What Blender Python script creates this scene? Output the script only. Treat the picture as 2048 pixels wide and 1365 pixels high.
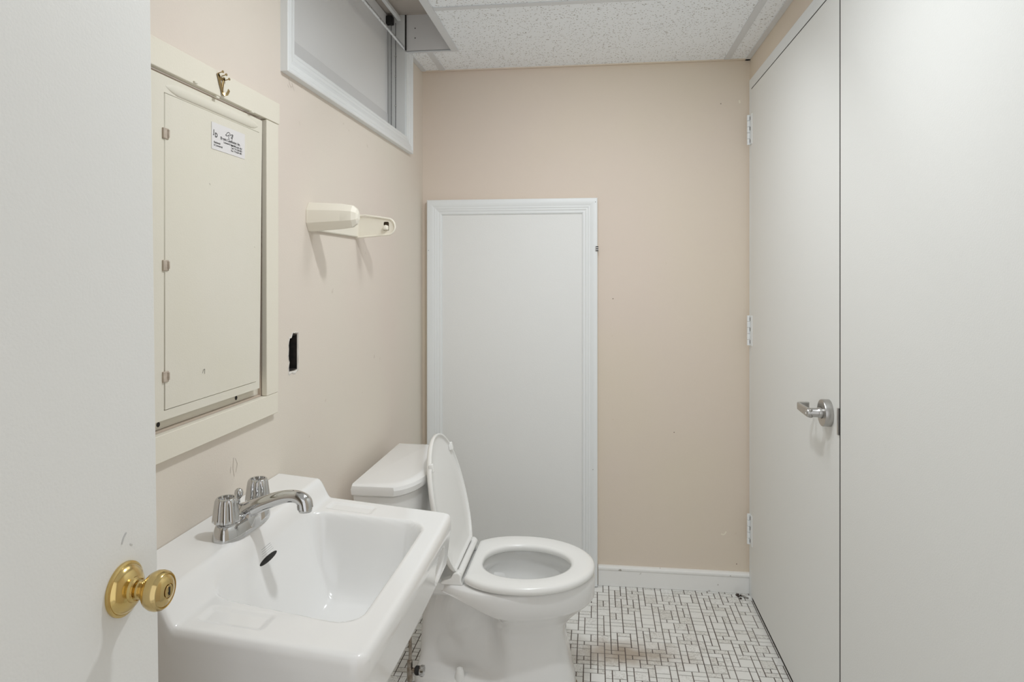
import bpy, bmesh, math, random
from mathutils import Vector, Matrix
from mathutils.geometry import intersect_point_line

# ------------------------------------------------------------------ clear
for o in list(bpy.data.objects):
    bpy.data.objects.remove(o, do_unlink=True)
sc = bpy.context.scene
C = sc.collection
PI = math.pi

# ------------------------------------------------------------------ camera
cam_d = bpy.data.cameras.new('camera')
cam_d.lens = 36 * 1338 / 2048
cam_d.sensor_width = 36
cam_d.shift_y = -(682.5 - 550) / 2048
cam_d.clip_start = 0.02
cam = bpy.data.objects.new('camera', cam_d)
cam.location = (0, 0, 1.246)
cam.rotation_euler = (PI / 2, 0, math.radians(7.07))
C.objects.link(cam)
sc.camera = cam

# ------------------------------------------------------------------ light and exposure
w = bpy.data.worlds.new('world')
sc.world = w
w.use_nodes = True
w.node_tree.nodes['Background'].inputs['Color'].default_value = (0.97, 0.98, 1.0, 1)
w.node_tree.nodes['Background'].inputs['Strength'].default_value = 0.85

ld = bpy.data.lights.new('ceiling_bulb_light', 'AREA')   # light of the round lamp, facing down
ld.shape = 'DISK'
ld.size = 0.085
ld.energy = 5.4
ld.color = (0.94, 0.975, 1.0)
lo = bpy.data.objects.new('ceiling_bulb_light', ld)
lo.location = (0.0, 1.2, 2.052)
C.objects.link(lo)

l2 = bpy.data.lights.new('added_fill_light', 'AREA')    # added fill for the back of the room, no known fitting
l2.shape = 'SQUARE'
l2.size = 0.34
l2.energy = 4.2
l2.spread = math.radians(140)
l2.color = (0.94, 0.975, 1.0)
lo2 = bpy.data.objects.new('added_fill_light', l2)
lo2.location = (0.0, 1.80, 2.072)
lo2.rotation_euler = (math.radians(32), 0, 0)   # tilted towards the back wall to brighten it
C.objects.link(lo2)

vs = sc.view_settings
vs.view_transform = 'Standard'
vs.look = 'None'
vs.gamma = 1
vs.use_curve_mapping = False
vs.exposure = 0.31
sc.cycles.diffuse_bounces = 8
sc.cycles.max_bounces = 14

# ------------------------------------------------------------------ room numbers
XL, XR, YB, YF = -0.711, 0.602, 2.715, -0.16
ZC = 2.09

# ------------------------------------------------------------------ materials
def srgb(r, g, b):
    f = lambda c: ((c / 255) / 12.92) if c / 255 <= 0.04045 else (((c / 255) + 0.055) / 1.055) ** 2.4
    return (f(r), f(g), f(b), 1)

def mat(name, col, rough=0.5, metal=0.0, spec=0.5, coat=0.0, var=None, vscale=3.0, bump=0.0, bscale=200.0,
        specks=None, speck_scale=60.0, speck_t=0.72):
    m = bpy.data.materials.new(name)
    m.use_nodes = True
    nt = m.node_tree
    N, L = nt.nodes, nt.links
    p = N['Principled BSDF']
    p.inputs['Base Color'].default_value = col
    p.inputs['Roughness'].default_value = rough
    p.inputs['Metallic'].default_value = metal
    p.inputs['Specular IOR Level'].default_value = spec
    p.inputs['Coat Weight'].default_value = coat
    p.inputs['Coat Roughness'].default_value = 0.05
    geo = N.new('ShaderNodeNewGeometry')
    out = None
    if var is not None:
        n = N.new('ShaderNodeTexNoise')
        n.inputs['Scale'].default_value = vscale
        n.inputs['Detail'].default_value = 4
        L.new(geo.outputs['Position'], n.inputs['Vector'])
        r = N.new('ShaderNodeValToRGB')
        r.color_ramp.elements[0].position = 0.35
        r.color_ramp.elements[0].color = col
        r.color_ramp.elements[1].position = 0.65
        r.color_ramp.elements[1].color = var
        L.new(n.outputs['Fac'], r.inputs['Fac'])
        out = r.outputs['Color']
    if specks is not None:
        n = N.new('ShaderNodeTexNoise')
        n.inputs['Scale'].default_value = speck_scale
        n.inputs['Detail'].default_value = 3
        L.new(geo.outputs['Position'], n.inputs['Vector'])
        r = N.new('ShaderNodeMapRange')
        r.inputs['From Min'].default_value = speck_t
        r.inputs['From Max'].default_value = speck_t + 0.04
        L.new(n.outputs['Fac'], r.inputs['Value'])
        mx = N.new('ShaderNodeMix')
        mx.data_type = 'RGBA'
        L.new(r.outputs['Result'], mx.inputs['Factor'])
        if out is not None:
            L.new(out, mx.inputs['A'])
        else:
            mx.inputs['A'].default_value = col
        mx.inputs['B'].default_value = specks
        out = mx.outputs['Result']
    if out is not None:
        L.new(out, p.inputs['Base Color'])
    if bump > 0:
        n = N.new('ShaderNodeTexNoise')
        n.inputs['Scale'].default_value = bscale
        n.inputs['Detail'].default_value = 3
        L.new(geo.outputs['Position'], n.inputs['Vector'])
        b = N.new('ShaderNodeBump')
        b.inputs['Strength'].default_value = bump
        b.inputs['Distance'].default_value = 0.002
        L.new(n.outputs['Fac'], b.inputs['Height'])
        L.new(b.outputs['Normal'], p.inputs['Normal'])
    return m

wall_left_m = mat('wall paint pale', srgb(223, 216, 204), 0.75, spec=0.25, var=srgb(223, 212, 202), vscale=1.6, bump=0.12, bscale=260,
                  specks=srgb(212, 202, 190), speck_scale=22, speck_t=0.735)
wall_back_m = mat('wall paint beige', srgb(221, 210, 193), 0.75, spec=0.25, var=srgb(221, 208, 196), vscale=1.2, bump=0.12, bscale=260,
                  specks=srgb(210, 197, 176), speck_scale=20, speck_t=0.75)
wall_plain_m = mat('wall paint plain', srgb(230, 224, 212), 0.8)
white_door_m = mat('door paint', srgb(229, 230, 228), 0.55, spec=0.3, bump=0.15, bscale=320)
white_trim_m = mat('trim paint', srgb(230, 233, 234), 0.38, spec=0.45)
panel_white_m = mat('access panel paint', srgb(230, 231, 230), 0.5, spec=0.35, bump=0.15, bscale=300)
cream_m = mat('cream metal paint', srgb(224, 220, 206), 0.5, spec=0.35, var=srgb(226, 222, 210), vscale=5, bump=0.1, bscale=300,
              specks=srgb(170, 164, 150), speck_scale=40, speck_t=0.76)
cream_board_m = mat('cream board paint', srgb(230, 225, 211), 0.6, spec=0.3, bump=0.12, bscale=240)
porcelain_m = mat('porcelain', srgb(236, 236, 235), 0.13, spec=0.5, coat=0.4)
seat_m = mat('seat plastic', srgb(240, 240, 238), 0.22, spec=0.5)
holder_m = mat('holder plastic', srgb(234, 229, 216), 0.35, spec=0.45)
chrome_m = mat('chrome', (0.60, 0.60, 0.60, 1), 0.05, 1.0)
satin_m = mat('satin steel', (0.50, 0.49, 0.475, 1), 0.3, 1.0)
brass_m = mat('polished brass', (0.70, 0.52, 0.20, 1), 0.16, 1.0, var=(0.62, 0.47, 0.22, 1), vscale=30)
oldbrass_m = mat('old brass', (0.46, 0.34, 0.17, 1), 0.28, 1.0)
black_m = mat('black', (0.012, 0.011, 0.010, 1), 0.7)
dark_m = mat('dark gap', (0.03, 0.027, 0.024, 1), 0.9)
hole_m = mat('dark rusty box', (0.03, 0.022, 0.018, 1), 0.8, var=(0.008, 0.007, 0.007, 1), vscale=60)
rust_m = mat('tan primer', srgb(196, 182, 168), 0.9)
plaster_m = mat('raw plaster', srgb(220, 216, 210), 0.9, bump=0.5, bscale=500)
shade_m = mat('shade cloth', srgb(236, 237, 238), 0.7, spec=0.2, bump=0.2, bscale=500)
shade_bar_m = mat('shade hem', srgb(224, 225, 226), 0.6, spec=0.25)
jamb_m = mat('jamb paint', srgb(220, 221, 220), 0.55)
well_m = mat('light well board', srgb(225, 224, 224), 0.7)
well_top_m = mat('light well top', srgb(190, 182, 174), 0.8)
grid_m = mat('ceiling grid enamel', srgb(216, 219, 222), 0.4, spec=0.35)
card_m = mat('card paper', srgb(226, 224, 224), 0.6)
ink_m = mat('ink', (0.02, 0.02, 0.022, 1), 0.6)
lineprint_m = mat('grey print', srgb(120, 120, 120), 0.5)
caulk_m = mat('caulk', srgb(215, 212, 203), 0.5, var=srgb(160, 140, 116), vscale=30)
water_m = mat('water', srgb(196, 198, 196), 0.03, spec=0.6)
holder_shade_m = mat('holder slot shade', srgb(150, 132, 112), 0.6)  # holder plastic darkened to brown for the shade inside the slot
def emission(name, col, k):
    m = mat(name, (0.9, 0.9, 0.9, 1), 0.4)
    p = m.node_tree.nodes['Principled BSDF']
    p.inputs['Emission Color'].default_value = col
    p.inputs['Emission Strength'].default_value = k
    return m
emit_m = emission('lamp lens', (0.94, 0.975, 1.0, 1), 10.0)
fill_diffuser_m = emission('fill panel diffuser', (0.94, 0.975, 1.0, 1), 1.0)  # glow of the added fill panel
greylabel_m = mat('reflective strip', srgb(150, 148, 145), 0.4)

# ceiling tile: fissured mineral fibre
def tile_material():
    m = bpy.data.materials.new('mineral fibre tile')
    m.use_nodes = True
    nt = m.node_tree
    N, L = nt.nodes, nt.links
    p = N['Principled BSDF']
    p.inputs['Roughness'].default_value = 0.9
    p.inputs['Specular IOR Level'].default_value = 0.15
    geo = N.new('ShaderNodeNewGeometry')
    n1 = N.new('ShaderNodeTexNoise'); n1.inputs['Scale'].default_value = 115; n1.inputs['Detail'].default_value = 2.5; n1.inputs['Distortion'].default_value = 0.6
    L.new(geo.outputs['Position'], n1.inputs['Vector'])
    r1 = N.new('ShaderNodeMapRange'); r1.inputs['From Min'].default_value = 0.63; r1.inputs['From Max'].default_value = 0.69
    L.new(n1.outputs['Fac'], r1.inputs['Value'])
    v = N.new('ShaderNodeTexVoronoi'); v.inputs['Scale'].default_value = 95
    L.new(geo.outputs['Position'], v.inputs['Vector'])
    r2 = N.new('ShaderNodeMapRange'); r2.inputs['From Min'].default_value = 0.24; r2.inputs['From Max'].default_value = 0.15
    L.new(v.outputs['Distance'], r2.inputs['Value'])
    ad = N.new('ShaderNodeMath'); ad.operation = 'MAXIMUM'
    L.new(r1.outputs['Result'], ad.inputs[0]); L.new(r2.outputs['Result'], ad.inputs[1])
    mx = N.new('ShaderNodeMix'); mx.data_type = 'RGBA'
    mx.inputs['A'].default_value = srgb(243, 247, 251)
    mx.inputs['B'].default_value = srgb(178, 176, 173)
    L.new(ad.outputs[0], mx.inputs['Factor'])
    L.new(mx.outputs['Result'], p.inputs['Base Color'])
    b = N.new('ShaderNodeBump'); b.inputs['Strength'].default_value = 0.4; b.inputs['Distance'].default_value = 0.002; b.invert = True
    L.new(ad.outputs[0], b.inputs['Height'])
    L.new(b.outputs['Normal'], p.inputs['Normal'])
    return m
tile_m = tile_material()

def floor_tile_material():
    m = bpy.data.materials.new('marbled mosaic tile')
    m.use_nodes = True
    nt = m.node_tree
    N, L = nt.nodes, nt.links
    p = N['Principled BSDF']
    p.inputs['Roughness'].default_value = 0.4
    geo = N.new('ShaderNodeNewGeometry')
    # base shade per tile
    r = N.new('ShaderNodeValToRGB')
    e = r.color_ramp.elements
    e[0].position = 0.0; e[0].color = srgb(234, 234, 231)
    e[1].position = 1.0; e[1].color = srgb(228, 227, 223)
    e2 = e.new(0.6); e2.color = srgb(240, 240, 238)
    L.new(geo.outputs['Random Per Island'], r.inputs['Fac'])
    # marbling only on some tiles
    n = N.new('ShaderNodeTexNoise'); n.inputs['Scale'].default_value = 130; n.inputs['Detail'].default_value = 5; n.inputs['Distortion'].default_value = 1.5
    L.new(geo.outputs['Position'], n.inputs['Vector'])
    mr = N.new('ShaderNodeMapRange'); mr.inputs['From Min'].default_value = 0.50; mr.inputs['From Max'].default_value = 0.60
    L.new(n.outputs['Fac'], mr.inputs['Value'])
    sel = N.new('ShaderNodeMapRange'); sel.inputs['From Min'].default_value = 0.45; sel.inputs['From Max'].default_value = 0.75; sel.inputs['To Max'].default_value = 0.6
    L.new(geo.outputs['Random Per Island'], sel.inputs['Value'])
    mu = N.new('ShaderNodeMath'); mu.operation = 'MULTIPLY'
    L.new(mr.outputs['Result'], mu.inputs[0]); L.new(sel.outputs['Result'], mu.inputs[1])
    mx = N.new('ShaderNodeMix'); mx.data_type = 'RGBA'
    L.new(mu.outputs[0], mx.inputs['Factor'])
    L.new(r.outputs['Color'], mx.inputs['A'])
    mx.inputs['B'].default_value = srgb(176, 172, 165)
    # brown-yellow dirt blot in the middle of the floor
    sub = N.new('ShaderNodeVectorMath'); sub.operation = 'SUBTRACT'; sub.inputs[1].default_value = (0.09, 2.23, 0)
    L.new(geo.outputs['Position'], sub.inputs[0])
    scl = N.new('ShaderNodeVectorMath'); scl.operation = 'MULTIPLY'; scl.inputs[1].default_value = (4.2, 11.5, 0)
    L.new(sub.outputs['Vector'], scl.inputs[0])
    ln = N.new('ShaderNodeVectorMath'); ln.operation = 'LENGTH'
    L.new(scl.outputs['Vector'], ln.inputs[0])
    n3 = N.new('ShaderNodeTexNoise'); n3.inputs['Scale'].default_value = 14; n3.inputs['Detail'].default_value = 3
    L.new(geo.outputs['Position'], n3.inputs['Vector'])
    ad = N.new('ShaderNodeMath'); ad.operation = 'ADD'
    L.new(ln.outputs['Value'], ad.inputs[0]); L.new(n3.outputs['Fac'], ad.inputs[1])
    fr = N.new('ShaderNodeMapRange'); fr.inputs['From Min'].default_value = 1.55; fr.inputs['From Max'].default_value = 0.7; fr.inputs['To Max'].default_value = 0.8
    L.new(ad.outputs[0], fr.inputs['Value'])
    mx2 = N.new('ShaderNodeMix'); mx2.data_type = 'RGBA'
    L.new(fr.outputs['Result'], mx2.inputs['Factor'])
    L.new(mx.outputs['Result'], mx2.inputs['A'])
    mx2.inputs['B'].default_value = srgb(158, 140, 120)
    L.new(mx2.outputs['Result'], p.inputs['Base Color'])
    return m
floor_tile_m = floor_tile_material()
grout_m = mat('dirty grout', srgb(128, 121, 117), 0.9, var=srgb(92, 80, 74), vscale=6)

# ------------------------------------------------------------------ helpers
def root_offset(parent):
    p = parent
    while p is not None and p.parent is not None:
        p = p.parent
    return Vector(p.location) if p is not None else Vector((0, 0, 0))

def link_mesh(name, me, m, parent=None, smooth=False, bevel=0.0, seg=2, subsurf=0, angle=40):
    off = root_offset(parent)
    if off.length > 0:
        me.transform(Matrix.Translation(-off))
    if m is not None:
        me.materials.append(m)
    o = bpy.data.objects.new(name, me)
    C.objects.link(o)
    if parent is not None:
        o.parent = parent
    if bevel > 0:
        b = o.modifiers.new('bevel', 'BEVEL')
        b.width = bevel; b.segments = seg; b.limit_method = 'ANGLE'; b.angle_limit = math.radians(35)
    if subsurf:
        s = o.modifiers.new('subsurf', 'SUBSURF'); s.levels = subsurf; s.render_levels = subsurf
    if smooth or bevel > 0:
        for f in me.polygons:
            f.use_smooth = True
        if not subsurf:
            try:
                me.set_sharp_from_angle(angle=math.radians(angle))
            except Exception:
                pass
    return o

def fix(bm):
    bmesh.ops.remove_doubles(bm, verts=bm.verts, dist=1e-6)
    bmesh.ops.recalc_face_normals(bm, faces=bm.faces)

def to_me(bm, name, doubles=True):
    if doubles:
        fix(bm)
    me = bpy.data.meshes.new(name)
    bm.to_mesh(me)
    bm.free()
    return me

def add_box(bm, x0, x1, y0, y1, z0, z1):
    v = [bm.verts.new((x, y, z)) for z in (z0, z1) for (x, y) in ((x0, y0), (x1, y0), (x1, y1), (x0, y1))]
    for f in ((3, 2, 1, 0), (4, 5, 6, 7), (0, 1, 5, 4), (1, 2, 6, 5), (2, 3, 7, 6), (3, 0, 4, 7)):
        bm.faces.new([v[i] for i in f])

def box(name, x0, x1, y0, y1, z0, z1, m, parent=None, bevel=0.0, seg=2):
    bm = bmesh.new()
    add_box(bm, x0, x1, y0, y1, z0, z1)
    return link_mesh(name, to_me(bm, name), m, parent, bevel=bevel, seg=seg)

def add_loft(bm, rings, cap0=True, cap1=True, closed=True):
    vr = [[bm.verts.new(p) for p in r] for r in rings]
    n = len(rings[0])
    for a, b in zip(vr, vr[1:]):
        for i in range(n if closed else n - 1):
            j = (i + 1) % n
            bm.faces.new((a[i], a[j], b[j], b[i]))
    if cap0: bm.faces.new(list(reversed(vr[0])))
    if cap1: bm.faces.new(vr[-1])
    return vr

def loft(name, rings, m, parent=None, cap0=True, cap1=True, smooth=True, subsurf=0, angle=40, bevel=0):
    bm = bmesh.new()
    add_loft(bm, rings, cap0, cap1)
    return link_mesh(name, to_me(bm, name), m, parent, smooth=smooth, subsurf=subsurf, angle=angle, bevel=bevel)

def basis(axis):
    a = Vector(axis).normalized()
    t = Vector((0, 0, 1)) if abs(a.z) < 0.9 else Vector((1, 0, 0))
    u = a.cross(t).normalized()
    return a, u, a.cross(u)

def lathe_rings(profile, origin, axis, n=40, flute=None):
    a, u, v = basis(axis)
    o = Vector(origin)
    rings = []
    for (r, h) in profile:
        ring = []
        for i in range(n):
            t = 2 * PI * i / n
            rr = max(r, 1e-5)
            if flute:
                rr *= flute(t, h)
            ring.append(o + a * h + (u * math.cos(t) + v * math.sin(t)) * rr)
        rings.append(ring)
    return rings

def lathe(name, profile, origin, axis, m, parent=None, n=40, flute=None, angle=35):
    return loft(name, lathe_rings(profile, origin, axis, n, flute), m, parent, angle=angle)

def tube_rings(pts, r, n=12):
    pts = [Vector(p) for p in pts]
    rings = []
    up = None
    for i, p in enumerate(pts):
        d = (pts[min(i + 1, len(pts) - 1)] - pts[max(i - 1, 0)]).normalized()
        if up is None:
            t = Vector((0, 0, 1)) if abs(d.z) < 0.9 else Vector((1, 0, 0))
            up = (t - d * t.dot(d)).normalized()
        else:
            up = (up - d * up.dot(d)).normalized()
        s = d.cross(up)
        rr = r[i] if isinstance(r, (list, tuple)) else r
        rings.append([p + (up * math.cos(2 * PI * k / n) + s * math.sin(2 * PI * k / n)) * rr for k in range(n)])
    return rings

def tube(name, pts, r, m, parent=None, n=12):
    return loft(name, tube_rings(pts, r, n), m, parent)

def spline(pts, k=8):
    P = [Vector(p) for p in pts]
    out = []
    for i in range(len(P) - 1):
        p0, p1, p2, p3 = P[max(i - 1, 0)], P[i], P[i + 1], P[min(i + 2, len(P) - 1)]
        for j in range(k):
            t = j / k
            out.append(0.5 * ((2 * p1) + (p2 - p0) * t + (2 * p0 - 5 * p1 + 4 * p2 - p3) * t * t + (3 * p1 - p0 - 3 * p2 + p3) * t ** 3))
    out.append(P[-1])
    return out

def slab_with_holes(name, outer, holes, to3d, depth, m, parent=None, smooth=False):
    """outer/holes: 2D loops; depth: extrusion along the third axis; to3d(u,v,w) -> world"""
    cu = bpy.data.curves.new(name, 'CURVE')
    cu.dimensions = '2D'
    cu.fill_mode = 'BOTH'
    cu.extrude = depth * 25
    for loop in [outer] + holes:
        s = cu.splines.new('POLY')
        s.points.add(len(loop) - 1)
        for pt, (a, b) in zip(s.points, loop):
            pt.co = (a * 50, b * 50, 0, 1)
        s.use_cyclic_u = True
    tmp = bpy.data.objects.new(name + '_tmp', cu)
    C.objects.link(tmp)
    dg = bpy.context.evaluated_depsgraph_get()
    me = bpy.data.meshes.new_from_object(tmp.evaluated_get(dg))
    bpy.data.objects.remove(tmp, do_unlink=True)
    for v in me.vertices:
        v.co = to3d(v.co.x / 50, v.co.y / 50, v.co.z / 50 + depth / 2)
    bm = bmesh.new(); bm.from_mesh(me); fix(bm); bm.to_mesh(me); bm.free()
    me.materials.clear()
    return link_mesh(name, me, m, parent, smooth=smooth)

def thing(name, label, cat, loc, group=None):
    o = bpy.data.objects.new(name, None)
    C.objects.link(o)
    o.location = loc
    o.empty_display_size = 0.05
    o['label'] = label; o['category'] = cat
    if group: o['group'] = group
    return o

def tag(o, label, cat, group=None):
    o['label'] = label; o['category'] = cat
    if group: o['group'] = group
    return o

def struct(o, label=None, cat=None):
    o['kind'] = 'structure'
    if label: o['label'] = label
    if cat: o['category'] = cat
    return o

def ss(a, b, x):
    t = min(1, max(0, (x - a) / (b - a)))
    return t * t * (3 - 2 * t)

def sweep_profile_rect(bm, prof, corners, to3d):
    """mitred moulding. prof: list of (inward offset, height off wall) closed; corners: rect corners (u,v) ccw"""
    n = len(corners)
    rings = []
    for i, (cu_, cv_) in enumerate(corners):
        p, q = corners[i - 1], corners[(i + 1) % n]
        c = Vector((cu_, cv_))
        d1 = (c - Vector(p)).normalized(); d2 = (Vector(q) - c).normalized()
        n1 = Vector((-d1.y, d1.x)); n2 = Vector((-d2.y, d2.x))
        mi = (n1 + n2); mi = mi / mi.dot(n1)
        rings.append([to3d(c.x + mi.x * o, c.y + mi.y * o, h) for (o, h) in prof])
    vr = [[bm.verts.new(p) for p in r] for r in rings]
    k = len(prof)
    for i in range(n):
        a, b = vr[i], vr[(i + 1) % n]
        for j in range(k):
            l = (j + 1) % k
            bm.faces.new((a[j], a[l], b[l], b[j]))

# ------------------------------------------------------------------ floor
def build_floor():
    U = 0.0225
    x0, x1, y0, y1 = XL, XR + 0.05, YF - 0.9, YB
    nx, ny = int((x1 - x0) / U) + 1, int((y1 - y0) / U) + 1
    rnd = random.Random(11)
    # one sheet pattern 14 x 14 wrapping, repeated like real mosaic sheets
    S = 26
    def make_sheet():
        occ = [[False] * S for _ in range(S)]
        tl = []
        big = [(i, j) for i in range(S) for j in range(S)]
        rnd.shuffle(big)
        def free(cells): return all(not occ[i % S][j % S] for i, j in cells)
        def put(i, j, a, b):
            for p in range(a):
                for q in range(b):
                    occ[(i + p) % S][(j + q) % S] = True
            tl.append((i, j, a, b))
        cnt = 0
        for i, j in big:
            if cnt > S * S * 0.08: break
            # keep big squares apart
            ring = [(i + p, j + q) for p in range(-1, 3) for q in range(-1, 3)]
            if free([(i + p, j + q) for p in range(2) for q in range(2)]) and (free(ring) or rnd.random() < 0.05):
                put(i, j, 2, 2); cnt += 1
        rnd.shuffle(big)
        for i, j in big:
            o = [(2, 1), (1, 2)]
            rnd.shuffle(o)
            for a, b in o:
                if free([(i + p, j + q) for p in range(a) for q in range(b)]):
                    if rnd.random() < 0.8:
                        put(i, j, a, b)
                    break
        for i in range(S):
            for j in range(S):
                if not occ[i][j]: put(i, j, 1, 1)
        return tl
    sheet = make_sheet()
    bm = bmesh.new()
    g = 0.0011
    for si in range(-1, nx // S + 1):
        for sj in range(-1, ny // S + 1):
            for (i, j, a, b) in sheet:
                ax = x0 + (si * S + i) * U; ay = y1 - (sj * S + j + b) * U
                bx = ax + a * U; by = ay + b * U
                ax, ay, bx, by = ax + g, ay + g, bx - g, by - g
                ax, bx = max(ax, x0), min(bx, x1); ay, by = max(ay, y0), min(by, y1)
                if bx - ax < 0.002 or by - ay < 0.002: continue
                h = 0.0
                e = 0.0008
                lo_ = [bm.verts.new(p) for p in ((ax, ay, -0.003), (bx, ay, -0.003), (bx, by, -0.003), (ax, by, -0.003))]
                hi_ = [bm.verts.new(p) for p in ((ax + e, ay + e, h), (bx - e, ay + e, h), (bx - e, by - e, h), (ax + e, by - e, h))]
                bm.faces.new(hi_)
                for k in range(4):
                    l = (k + 1) % 4
                    bm.faces.new((lo_[k], lo_[l], hi_[l], hi_[k]))
    me = bpy.data.meshes.new('floor')
    nt = len(bm.faces)
    v = [bm.verts.new(p) for p in ((x0 - .1, y0, -0.0012), (x1 + .1, y0, -0.0012), (x1 + .1, y1 + .1, -0.0012), (x0 - .1, y1 + .1, -0.0012))]
    f = bm.faces.new(v); f.material_index = 1
    add_box(bm, x0 - .1, x1 + .1, y0, y1 + .1, -0.08, -0.004)
    bm.faces.ensure_lookup_table()
    for k in range(nt, len(bm.faces)): bm.faces[k].material_index = 1
    bm.to_mesh(me); bm.free()
    me.materials.append(floor_tile_m); me.materials.append(grout_m)
    o = bpy.data.objects.new('floor', me)
    C.objects.link(o)
    struct(o, 'grey and white mosaic tile floor with dark grout', 'floor')
build_floor()

# ------------------------------------------------------------------ walls
WT = 0.10   # wall thickness
rnd = random.Random(5)
# ragged switch opening
hy0, hy1, hz0, hz1 = 1.489, 1.537, 1.016, 1.103
hole_pts = []
def ragged(a, b, n, amp):
    out = []
    for i in range(n):
        t = i / n
        out.append((a[0] + (b[0] - a[0]) * t + rnd.uniform(-amp, amp), a[1] + (b[1] - a[1]) * t + rnd.uniform(-amp, amp)))
    return out
hole_pts += ragged((hy0, hz0), (hy1, hz0 + .002), 8, .0022)
hole_pts += ragged((hy1, hz0), (hy1, hz1 + .004), 12, .0008)
hole_pts += ragged((hy1 - .002, hz1 + .004), (hy0 + .014, hz1 + .004), 5, .001)
hole_pts += ragged((hy0 + .014, hz1 - .006), (hy0, hz1 - .008), 4, .001)
hole_pts += ragged((hy0, hz1 - .008), (hy0, hz0), 10, .0028)
WIN = [(1.4965, 1.7535), (2.4565, 1.7535), (2.4565, 2.2355), (1.4965, 2.2355)]
PANEL_HOLE = [(0.9655, 0.9845), (1.3645, 0.9845), (1.3645, 1.5825), (0.9655, 1.5825)]
wl = slab_with_holes('wall_left', [(YF - WT, 0), (YB + WT, 0), (YB + WT, 2.36), (YF - WT, 2.36)],
                     [WIN, PANEL_HOLE, hole_pts],
                     lambda u, v, w_: Vector((XL - WT + w_, u, v)), WT, wall_left_m)
struct(wl, 'pale beige left wall with window and electrical panel', 'wall')
# torn plaster round the switch opening
bm = bmesh.new()
inner = []
outer = []
cx_, cz_ = (hy0 + hy1) / 2, (hz0 + hz1) / 2
for (y, z) in hole_pts:
    inner.append((y, z))
for i, (y, z) in enumerate(hole_pts):
    d = Vector((y - cx_, (z - cz_)))
    low = max(0, (cz_ - z) / 0.04)
    k = rnd.uniform(0.0004, 0.0060) + (0.006 * rnd.random() if low > 0.95 else 0)
    dd = d.normalized() * k
    outer.append((y + dd.x, z + dd.y))
vi = [bm.verts.new((XL + 0.0002, y, z)) for y, z in inner]
vm = [bm.verts.new((XL + 0.0016, (a[0] + b[0]) / 2, (a[1] + b[1]) / 2)) for a, b in zip(inner, outer)]
vo = [bm.verts.new((XL + 0.0002, y, z)) for y, z in outer]
for A_, B_ in ((vi, vm), (vm, vo)):
    for i in range(len(A_)):
        j = (i + 1) % len(A_)
        bm.faces.new((A_[i], A_[j], B_[j], B_[i]))
link_mesh('torn_plaster', to_me(bm, 'torn_plaster'), plaster_m, wl)
# scuffs: small dents and drips as tiny paint marks on left wall
def mark(name, pts, m, parent, width=0.0012, x=XL):
    bm = bmesh.new()
    for a, b in zip(pts, pts[1:]):
        a = Vector(a); b = Vector(b)
        d = (b - a).normalized() * width / 2
        n = Vector((-d.y, d.x))
        q = [a - n, b - n, b + n, a + n]
        bm.faces.new([bm.verts.new((x + 0.0004, p.x, p.y)) for p in q])
    return link_mesh(name, to_me(bm, name, False), m, parent)
scuff_m = mat('scuff', srgb(206, 197, 186), 0.8)

wb = box('wall_back', XL - WT, XR + WT, YB, YB + WT, 0, 2.36, wall_back_m)
struct(wb, 'beige back wall behind the toilet', 'wall')
pale_m = mat('pale smear', srgb(236, 229, 212), 0.8)
dot_m = mat('wall dot', srgb(120, 104, 88), 0.8)
def back_mark(name, pts, m, wd):
    bm = bmesh.new()
    for a, b in zip(pts, pts[1:]):
        a = Vector(a); b = Vector(b)
        d = (b - a).normalized() * wd / 2
        n = Vector((-d.y, d.x))
        bm.faces.new([bm.verts.new((p.x, YB - .0004, p.y)) for p in (a - n, b - n, b + n, a + n)])
    link_mesh(name, to_me(bm, name, False), m, wb)
back_mark('paint_smear', [(.493, .226), (.500, .222), (.508, .227), (.512, .236)], pale_m, .005)
back_mark('paint_smear', [(.560, 1.925), (.566, 1.926)], pale_m, .012)
for x, z in ((.490, 1.920), (.07, 1.15), (.31, 0.62), (.55, 0.11)):
    back_mark('dot', [(x, z), (x + .0035, z)], dot_m, .0035)
# right wall with the double closet door opening
DY0, DY1, DZ = 0.83, 2.700, 2.003       # frame outside
wr = slab_with_holes('wall_right', [(YF - WT, 0), (YB + WT, 0), (YB + WT, 2.36), (YF - WT, 2.36)],
                     [[(DY0 + .02, -0.0 + 0.001), (DY1 - .02, 0.001), (DY1 - .02, DZ - .02), (DY0 + .02, DZ - .02)]],
                     lambda u, v, w_: Vector((XR + w_, u, v)), WT, wall_back_m)
struct(wr, 'beige right wall holding the white doors', 'wall')
# front wall with the doorway in which the camera stands
wf = slab_with_holes('wall_front', [(XL - WT, 0), (XR + WT, 0), (XR + WT, 2.36), (XL - WT, 2.36)],
                     [[(-0.50, 0.001), (0.50, 0.001), (0.50, 2.02), (-0.50, 2.02)]],
                     lambda u, v, w_: Vector((u, YF - WT + w_, v)), WT, wall_plain_m)
struct(wf, 'beige wall around the entrance doorway', 'wall')

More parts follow.
